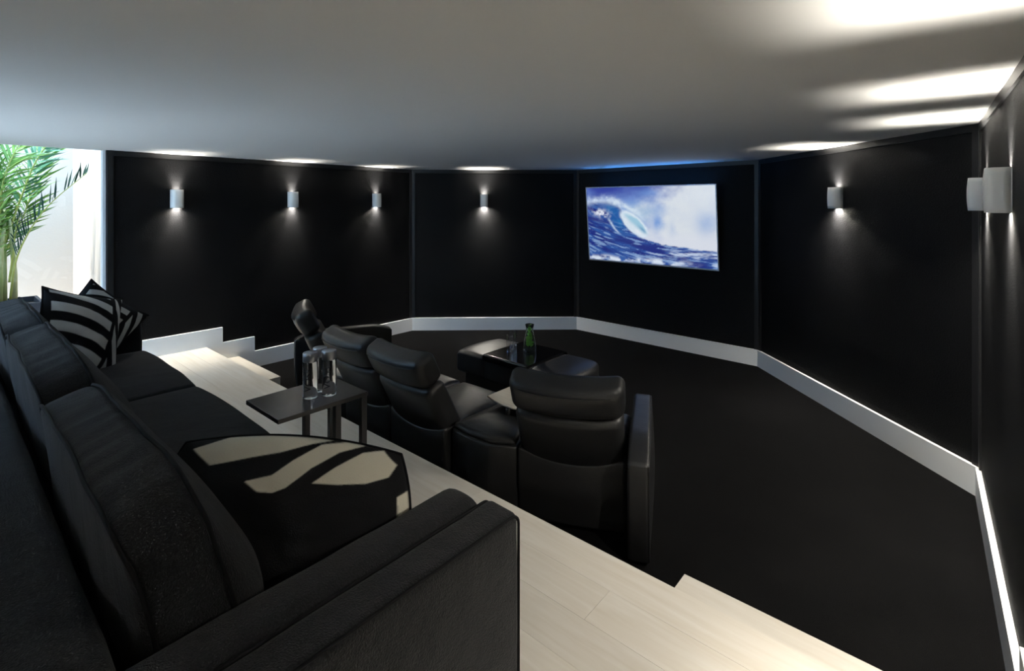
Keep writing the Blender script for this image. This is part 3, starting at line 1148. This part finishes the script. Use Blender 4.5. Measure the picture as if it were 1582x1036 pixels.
# ------------------------------------------------------------------ recliners
def recliner(loc, rz, label, arm_side=0, wide=1.0):
    t = empty('recliner', (loc[0], loc[1], 0), rz)
    tag(t, label, 'recliner', 'black leather cinema recliners')
    W = .598 * wide
    lt = R(27)

    # rear shell with a dipped rim
    def dshell(P):
        P = P.copy()
        top = np.clip((P[:, 2] + .05) / .26, 0, 1)
        P[:, 2] -= .050 * top * np.clip(1 - (P[:, 0] / .29) ** 2, 0, 1)
        P[:, 1] -= .02 * np.clip(1 - (P[:, 0] / .29) ** 2, 0, 1) * (1 - top * .4)
        P[:, 1] += .03 * np.clip(-P[:, 2] / .21, 0, 1)
        return P
    soft('rear_shell', W, .10, .43, .022, 'leather', t, (0, .27, .245), nx=14, ny=2, nz=10, deform=dshell)
    soft('seat_base', W - .01, .56, .24, .02, 'leather', t, (0, .60, .16), nx=6, ny=6, nz=3)

    def dseat(P):
        P = P.copy()
        u, w = P[:, 0] / .295, P[:, 1] / .29
        up = P[:, 2] > 0
        P[:, 2] += np.where(up, .030 * np.clip(1 - np.abs(u) ** 2.5, 0, 1) * np.clip(1 - w ** 4, 0, 1), 0)
        P[:, 2] += np.where(up, .004 * np.sin(P[:, 1] * 60 + u * 3) * np.clip(1 - w ** 2, 0, 1) * sst(.3, .9, np.abs(u)), 0)
        P[:, 2] -= np.where(up, .03 * np.clip(w - .6, 0, 1) ** 2, 0)
        return P
    soft('seat_cushion', W - .012, .60, .17, .04, 'leather', t, (0, .66, .365), nx=14, ny=16, nz=2, deform=dseat)
    soft('footrest', W - .02, .07, .34, .03, 'leather', t, (0, .955, .235), nx=8, ny=2, nz=6)

    def wrap(c, hh, bz=.0):
        def f(P):
            P = P.copy()
            u = P[:, 0] / .3
            P[:, 1] += c * np.abs(u) ** 2.2
            P[:, 2] += bz * np.abs(u) ** 2.0 * np.clip(P[:, 2] / hh, -.2, 1)
            P[:, 1] += .014 * np.sign(P[:, 1]) * np.clip(1 - (P[:, 2] / hh) ** 2, 0, 1) * np.clip(1 - u ** 4, 0, 1)
            return P
        return f
    d = np.array((-math.sin(lt), math.cos(lt)))
    o0 = np.array((.345, .335))
    bc = o0 + d * .225
    soft('backrest', W - .02, .15, .47, .045, 'leather', t, (0, bc[0], bc[1]), (lt, 0, 0), nx=16, ny=2, nz=10,
         deform=wrap(.03, .235))
    hc = o0 + d * .580
    h = soft('headrest', W + .005, .155, .215, .050, 'leather', t, (0, hc[0], hc[1]), (lt, 0, 0), nx=16, ny=2, nz=6,
             deform=wrap(.032, .108, .004))
    # stitched seam on the back of the headrest
    wf_ = wrap(.032, .108, .004)
    q = wf_(np.array([(x, -.0775, .072) for x in np.linspace(-.255, .255, 24)]))
    tube('seam', q, .0030, 'leather', h, 5)
    if arm_side:
        def darm(P):
            P = P.copy()
            y, z = P[:, 1], P[:, 2]
            # back corner of the top drops, front is rounded
            P[:, 2] -= .07 * np.clip((-y - .20) / .28, 0, 1) ** 2 * np.clip(z / .31, 0, 1)
            P[:, 2] -= .05 * np.clip((y - .25) / .23, 0, 1) ** 2 * np.clip(z / .31, 0, 1)
            P[:, 1] += .045 * np.clip(-z / .31, 0, 1) ** 2 * np.clip(-y / .48, 0, 1)
            P[:, 0] += arm_side * .024 * np.clip(1 - (y / .48) ** 2, 0, 1) * np.clip(1 - (z / .33) ** 2, 0, 1) * (P[:, 0] * arm_side > 0)
            return P
        a = soft('armrest', .115, .97, .62, .022, 'leather', t, (arm_side * .395, .485, .325), nx=3, ny=22, nz=16, deform=darm)
        ol = rrect(.955, .605, .03, 5, 22)
        pp = darm(np.array([(arm_side * .0545, p[0], p[1]) for p in ol]))
        tube('seam', pp, .0028, 'leather', a, 5, True)
        lathe('foot', [(0, 0), (.02, 0), (.02, .02), (0, .02)], 'table_metal', t, 10, (arm_side * .388, .15, .0))
        lathe('foot', [(0, 0), (.02, 0), (.02, .02), (0, .02)], 'table_metal', t, 10, (arm_side * .388, .82, .0))
    for sx in (-1, 1):
        for y in (.36, .84):
            lathe('foot', [(0, 0), (.02, 0), (.02, .042), (0, .042)], 'table_metal', t, 10, (sx * .25, y, 0))
    return t


RA = R(25)
recliner((-1.60, 2.262), RA, 'black leather recliner with one outer armrest, turned inward, nearest the camera', 1, 1.07)
recliner((-2.80, 1.985), 0, 'black leather recliner in the middle pair, beside the console with the cream tray')
recliner((-3.409, 1.985), 0, 'black leather recliner in the middle pair, behind the water bottles')
recliner((-4.66, 2.25), -RA, 'black leather recliner turned edge-on at the far end of the row', -1, 1.07)


# wedge consoles between them
def console(mirror, label, with_tray):
    def w(x, y):
        # right hand console: from seat at x=-2.5 to seat turned 25 degrees
        return (x, y) if not mirror else (-6.216 - x, y)
    f = Vector((-math.sin(RA), math.cos(RA)))
    r = Vector((math.cos(RA), math.sin(RA)))
    o = Vector((-1.60, 2.262))
    bl_ = o - r * .325 + f * .235
    fl_ = o - r * .325 + f * .80
    bx0 = -2.497
    poly = [(bx0, 2.255), (bx0 + .17, 2.235), (bx0 + .36, 2.245), (bl_.x, bl_.y), (fl_.x, fl_.y), (bx0, 2.83)]
    c0 = Vector((sum(p[0] for p in poly) / 6, sum(p[1] for p in poly) / 6))
    cw = w(c0.x, c0.y)
    t = empty('console', (cw[0], cw[1], 0))
    tag(t, label, 'console', 'wedge consoles between the recliners')
    pl = [w(*p) for p in poly]
    pl = [(p[0] - cw[0], p[1] - cw[1]) for p in pl]
    if mirror:
        pl = pl[::-1]
    prism('console_body', pl, .03, .455, 'leather', t, bev=.022, segs=3)
    # domed padded lid
    ins = [(p[0] * .93, p[1] * .93) for p in pl]
    n = len(ins)
    V, F = [], []
    rings = [(1.0, .455), (1.0, .472), (.96, .488), (.88, .497), (.6, .508), (.25, .512)]
    dense = []
    for i in range(n):
        for k in range(5):
            a_, b_ = ins[i], ins[(i + 1) % n]
            dense.append((a_[0] + (b_[0] - a_[0]) * k / 5, a_[1] + (b_[1] - a_[1]) * k / 5))
    nd = len(dense)
    for s_, z in rings:
        V += [(p[0] * s_, p[1] * s_, z) for p in dense]
    for i in range(len(rings) - 1):
        for k in range(nd):
            F.append((i * nd + k, i * nd + (k + 1) % nd, (i + 1) * nd + (k + 1) % nd, (i + 1) * nd + k))
    F.append(tuple((len(rings) - 1) * nd + k for k in range(nd)))
    F.append(tuple(range(nd))[::-1])
    link('padded_lid', mesh('padded_lid', V, F), 'leather', t, smooth=True)
    if with_tray:
        # cream plate with a bowed rear edge
        fr2 = o - r * .32 + f * .80
        arc = []
        pa, pb = Vector((-2.50, 2.605)), o - r * .32 + f * .50
        for k in range(9):
            s_ = k / 8
            q = pa.lerp(pb, s_) + Vector((0, -.035)) * math.sin(math.pi * s_)
            arc.append((q.x, q.y))
        ply = arc + [(fr2.x, fr2.y - .0), (-2.50, 2.90)]
        ply = [(p[0] - cw[0], p[1] - cw[1]) for p in ply]
        prism('tray', ply, .553, .564, 'tray_cream', t, bev=.003)
        lathe('tray_post', [(0, .50), (.02, .50), (.02, .553), (0, .553)], 'table_metal', t, 12, (.02, .10, 0))
    return t


console(False, 'wedge shaped leather console with a cream tray between two recliners', True)
console(True, 'wedge shaped leather console at the far side behind the water bottles', False)

# ------------------------------------------------------------------ ottoman table
OX, OY = -3.235, 3.92
ot = empty('ottoman_table', (OX, OY, 0))
tag(ot, 'black leather ottoman table with a glossy tray across its middle', 'ottoman')
soft('plinth', 1.22, .52, .19, .03, 'leather', ot, (0, 0, .10), nx=8, ny=4, nz=2)


def dott(side):
    def f(P):
        P = P.copy()
        s = np.clip(side * P[:, 0] / .22, 0, 1)
        P[:, 0] -= side * .06 * s ** 3 * np.clip(np.abs(P[:, 1]) / .31, 0, 1) ** 3
        P[:, 2] += .012 * np.clip(P[:, 2] / .1, 0, 1) * (1 - (P[:, 1] / .32) ** 2) - .035 * s ** 3 * np.clip(P[:, 2] / .1, 0, 1)
        return P
    return f


for s in (-1, 1):
    soft('leather_pad', .44, .64, .225, .04, 'leather', ot, (s * .503, 0, .305), nx=10, ny=12, nz=3, deform=dott(s))
soft('middle_box', .58, .60, .225, .01, 'leather', ot, (0, 0, .303), nx=3, ny=3, nz=2)
# glossy tray: flat sheet whose long edges roll down
prof = []
for k in range(9):
    a = R(90 * k / 8)
    prof.append((-.30 - .022 * math.sin(a), .4175 + .022 * math.cos(a)))
prof += [(-.322, .400), (-.322, .378)]
full = prof[::-1] + [(-p[0], p[1]) for p in prof]
V, F = [], []
K = len(full)
for x in (-.283, .283):
    V += [(x, p[0], p[1]) for p in full]
for x in (-.283, .283):
    cy = .30
    V += [(x, p[0] * .975, p[1] - (.008 if abs(p[0]) < .31 else .003)) for p in full]
for i in range(K - 1):
    F.append((i, i + 1, K + i + 1, K + i))
    F.append((2 * K + i, 3 * K + i, 3 * K + i + 1, 2 * K + i + 1))
    F.append((i, 2 * K + i, 2 * K + i + 1, i + 1))
    F.append((K + i, K + i + 1, 3 * K + i + 1, 3 * K + i))
F += [(0, K, 3 * K, 2 * K), (K - 1, 3 * K - 1, 4 * K - 1, 2 * K - 1)]
tro = link('tray', mesh('tray', V, F), 'gloss_black', ot)
TRZ = .4398

# tumblers
tp = [(0, 0), (.033, 0), (.037, .004), (.041, .165), (.0395, .166), (.038, .16), (.0345, .022), (.030, .016), (0, .014)]
tm = lathe_mesh('glass_wall', tp, 9)
for x, y, lab in ((-3.372, 3.845, 'clear tumbler standing foremost on the ottoman tray'),
                  (-3.455, 3.985, 'clear tumbler half hidden behind another on the ottoman tray')):
    g = link('tumbler', tm, 'glass', None)
    g.location = (x, y, TRZ + .0006)
    tag(g, lab, 'glass', 'tumblers on the ottoman tray')

# carafe with mint
cf = empty('carafe', (-3.237, 3.99, TRZ + .0006))
tag(cf, 'glass carafe filled with green mint leaves on the ottoman tray', 'carafe')
cp = [(0, 0), (.060, 0), (.068, .006), (.068, .030), (.058, .10), (.042, .165), (.036, .205), (.037, .235), (.045, .270),
      (.0425, .270), (.0345, .235), (.0335, .205), (.0395, .165), (.055, .10), (.065, .030), (.062, .012), (0, .010)]
lathe('glass_wall', cp, 'carafe_glass', cf, 28)
for k in range(30):
    a = k * 2.4
    z = .035 + .0072 * k
    rad = .034 if z < .13 else .012
    L, Wd = .050, .020
    Vv = [(0, 0, 0), (L * .35, Wd, .006), (L * .75, Wd * .7, .004), (L, 0, -.004), (L * .75, -Wd * .7, .004), (L * .35, -Wd, .006)]
    me = mesh('mint_leaf', Vv + [(p[0], p[1], p[2] - .001) for p in Vv],
              [(0, 1, 2, 3), (0, 3, 4, 5), (6, 9, 8, 7), (6, 11, 10, 9)] + [(i, (i + 1) % 6, 6 + (i + 1) % 6, 6 + i) for i in range(6)])
    o = link('mint_leaf', me, 'mint_green', cf)
    o.location = (rad * .5 * math.cos(a + 1.6), rad * .5 * math.sin(a + 1.6), z)
    sc_ = 1.1 if z < .12 else .7
    o.scale = (sc_, sc_, sc_)
    o.rotation_euler = (random.uniform(-.6, .6), -R(random.uniform(45, 80)), a)

# ------------------------------------------------------------------ palm in the light well
PX, PYY = -7.25, .50
palm = empty('palm', (PX, PYY, PLAT - .01))
tag(palm, 'tall green palm with feathery fronds beyond the glazing', 'plant')


def frond(base, pts, nleaf, ll, lw, m, seed, droop=.25, one_side=None, start=.30, up_bias=0.0, face=None):
    """pts: control points of the stalk relative to the palm root"""
    rr = random.Random(seed)
    C = [Vector(p) for p in pts]
    path = []
    n = 26
    for i in range(n + 1):
        s = i / n * (len(C) - 1)
        k = min(int(s), len(C) - 2)
        f = s - k
        p0 = C[max(k - 1, 0)]
        p1, p2 = C[k], C[k + 1]
        p3 = C[min(k + 2, len(C) - 1)]
        path.append(.5 * ((2 * p1) + (p2 - p0) * f + (2 * p0 - 5 * p1 + 4 * p2 - p3) * f * f + (3 * p1 - p0 - 3 * p2 + p3) * f ** 3))
    V, F = [], []
    fc = Vector(face) if face else Vector((.80, -.1, .2))
    for j in range(nleaf):
        s = start + (1 - start) * j / (nleaf - 1)
        fi = s * n
        k = min(int(fi), n - 1)
        p = path[k].lerp(path[k + 1], fi - k)
        t = (path[min(k + 2, n)] - path[max(k - 1, 0)]).normalized()
        side = t.cross(fc).normalized()
        for sg in (-1, 1):
            if one_side and sg != one_side:
                continue
            if rr.random() < .04:
                continue
            env = math.sin(math.pi * min(1, .18 + .80 * (s - start) / (1 - start))) ** .6
            L = ll * (.35 + .65 * env) * rr.uniform(.85, 1.12)
            a = rr.uniform(.55, .95)
            d = (side * sg * a + t * rr.uniform(.75, 1.0) + fc.normalized() * rr.uniform(-.30, .30) + Vector((0, 0, up_bias))).normalized()
            wv = d.cross(fc).normalized()
            tilt_ = rr.uniform(-.9, .9)
            wv = (wv * math.cos(tilt_) + d.cross(wv) * math.sin(tilt_))
            b = len(V)
            mid = p + d * L * .45 + Vector((0, 0, -droop * L * .12))
            tip = p + d * L + Vector((0, 0, -droop * L * .55))
            q = p + d * L * .12
            nn = d.cross(wv) * .0008
            V += [p, q + wv * lw * .8, mid + wv * lw, tip, mid - wv * lw, q - wv * lw * .8]
            F += [(b, b + 1, b + 5), (b + 1, b + 2, b + 4, b + 5), (b + 2, b + 3, b + 4)]
    me = bpy.data.meshes.new('frond')
    me.from_pydata([tuple(v) for v in V], [], F)
    o = link('frond', me, m, palm)
    rad = [.011 * (1 - .75 * i / n) for i in range(n + 1)]
    tube('stalk', [tuple(p) for p in path], rad, 'palm_stalk', o, 5)
    return o


# axes in plan as seen from the sofa: ex runs towards picture right, ed away from the camera
ex = Vector((.7545, .6564, 0))
ed = Vector((-.6566, .7546, 0))


def pp(r_, d_, z_):
    q = ex * r_ + ed * d_
    return (q.x, q.y, z_)


fc_ = tuple(-ed + Vector((0, 0, .15)))
# canes
for i, (r0, d0, r1, d1, top) in enumerate(((.0, 0, -.02, .02, 1.55), (.055, .05, .05, .0, 1.45), (-.07, .03, -.13, .06, 1.5), (-.13, -.04, -.22, -.08, 1.45), (.02, -.07, .10, -.10, 1.35))):
    ctl = [pp(r0, d0, .45), pp(r0 * .9 + r1 * .1, d0, .9), pp((r0 + r1) / 2, (d0 + d1) / 2, 1.2), pp(r1, d1, top)]
    tube('cane', ctl, [.026, .022, .017, .012], 'palm_cane', palm, 8)
frs = [
    # lone thin frond reaching to the right, comb-like leaflets on its upper side
    ([(.06, .0, .62), (.17, -.06, 1.0), (.36, -.12, 1.31), (.58, -.12, 1.60), (.92, -.10, 1.90)], 36, .22, .0085, 'palm_leaf_dark', 1, -.1, -1, .30, .25),
    ([(.0, 0, 1.2), (.10, .05, 1.6), (.22, .10, 2.02), (.40, .12, 2.28), (.66, .10, 2.42)], 40, .34, .012, 'palm_leaf_teal', 2, .3, None, .25, 0),
    ([(.04, -.1, 1.1), (.10, -.15, 1.5), (.20, -.2, 1.85), (.33, -.2, 2.15), (.50, -.2, 2.40)], 40, .40, .012, 'palm_leaf', 3, .3, None, .25, 0),
    ([(-.02, 0, 1.2), (.0, -.1, 1.6), (.02, -.2, 2.0), (.06, -.3, 2.4)], 40, .40, .012, 'palm_leaf', 4, .3, None, .15, 0),
    ([(-.10, 0, 1.1), (-.16, .0, 1.5), (-.22, .0, 1.9), (-.30, .0, 2.35)], 40, .42, .012, 'palm_leaf_teal', 5, .3, None, .15, 0),
    ([(-.05, 0, 1.0), (.02, .15, 1.4), (.07, .25, 1.8), (.14, .35, 2.3)], 40, .38, .012, 'palm_leaf', 6, .3, None, .2, 0),
    ([(-.1, 0, 1.0), (-.28, -.1, 1.4), (-.45, -.15, 1.75), (-.70, -.2, 2.0)], 40, .38, .012, 'palm_leaf', 7, .4, None, .2, 0),
    ([(-.03, -.05, .95), (-.02, -.12, 1.25), (.01, -.18, 1.55), (.05, -.25, 1.85)], 36, .28, .010, 'palm_leaf', 9, .5, None, .15, 0),
    ([(-.06, .05, .9), (-.10, .1, 1.25), (-.13, .1, 1.6), (-.18, .1, 1.95)], 36, .30, .010, 'palm_leaf', 10, .5, None, .15, 0),
    ([(-.06, 0, 1.2), (-.06, -.05, 1.6), (-.10, -.12, 2.0), (-.06, -.2, 2.4)], 46, .36, .012, 'palm_leaf', 12, .8, None, .1, 0),
    ([(-.12, 0, 1.1), (-.20, .05, 1.5), (-.30, .1, 1.85), (-.42, .1, 2.25)], 46, .36, .012, 'palm_leaf', 13, .8, None, .1, 0),
    ([(-.02, 0, 1.0), (-.06, .0, 1.3), (-.07, .05, 1.6), (-.04, .1, 2.1)], 46, .26, .010, 'palm_leaf', 15, .8, None, .1, 0),
    ([(.05, 0, .8), (.09, 0, 1.1), (.16, -.04, 1.36), (.22, -.05, 1.50)], 12, .10, .006, 'palm_leaf_dark', 11, .1, None, .45, .3),
]
for (c_, nl, ll, lw, m_, sd, dr, os_, stt, ub) in frs:
    frond(None, [pp(*p) for p in c_], nl, ll, lw, m_, sd, dr, os_, stt, ub, fc_)
# planter
pt = tag(empty('planter', (PX, PYY, PLAT - .01), R(0)), 'dark square planter holding the palm outside', 'planter')
hw = .27
V, F = [], []
for (h1, z) in ((hw * .9, 0), (hw, .60), (hw - .025, .60), (hw - .03, .545)):
    V += [(-h1, -h1, z), (h1, -h1, z), (h1, h1, z), (-h1, h1, z)]
for i in range(3):
    for k in range(4):
        F.append((i * 4 + k, i * 4 + (k + 1) % 4, (i + 1) * 4 + (k + 1) % 4, (i + 1) * 4 + k))
F.append((3, 2, 1, 0))
link('planter_box', mesh('planter_box', V, F), 'planter_navy', pt)
box('soil', -hw + .03, hw - .03, -hw + .03, hw - .03, .50, .545, 'soil', pt)
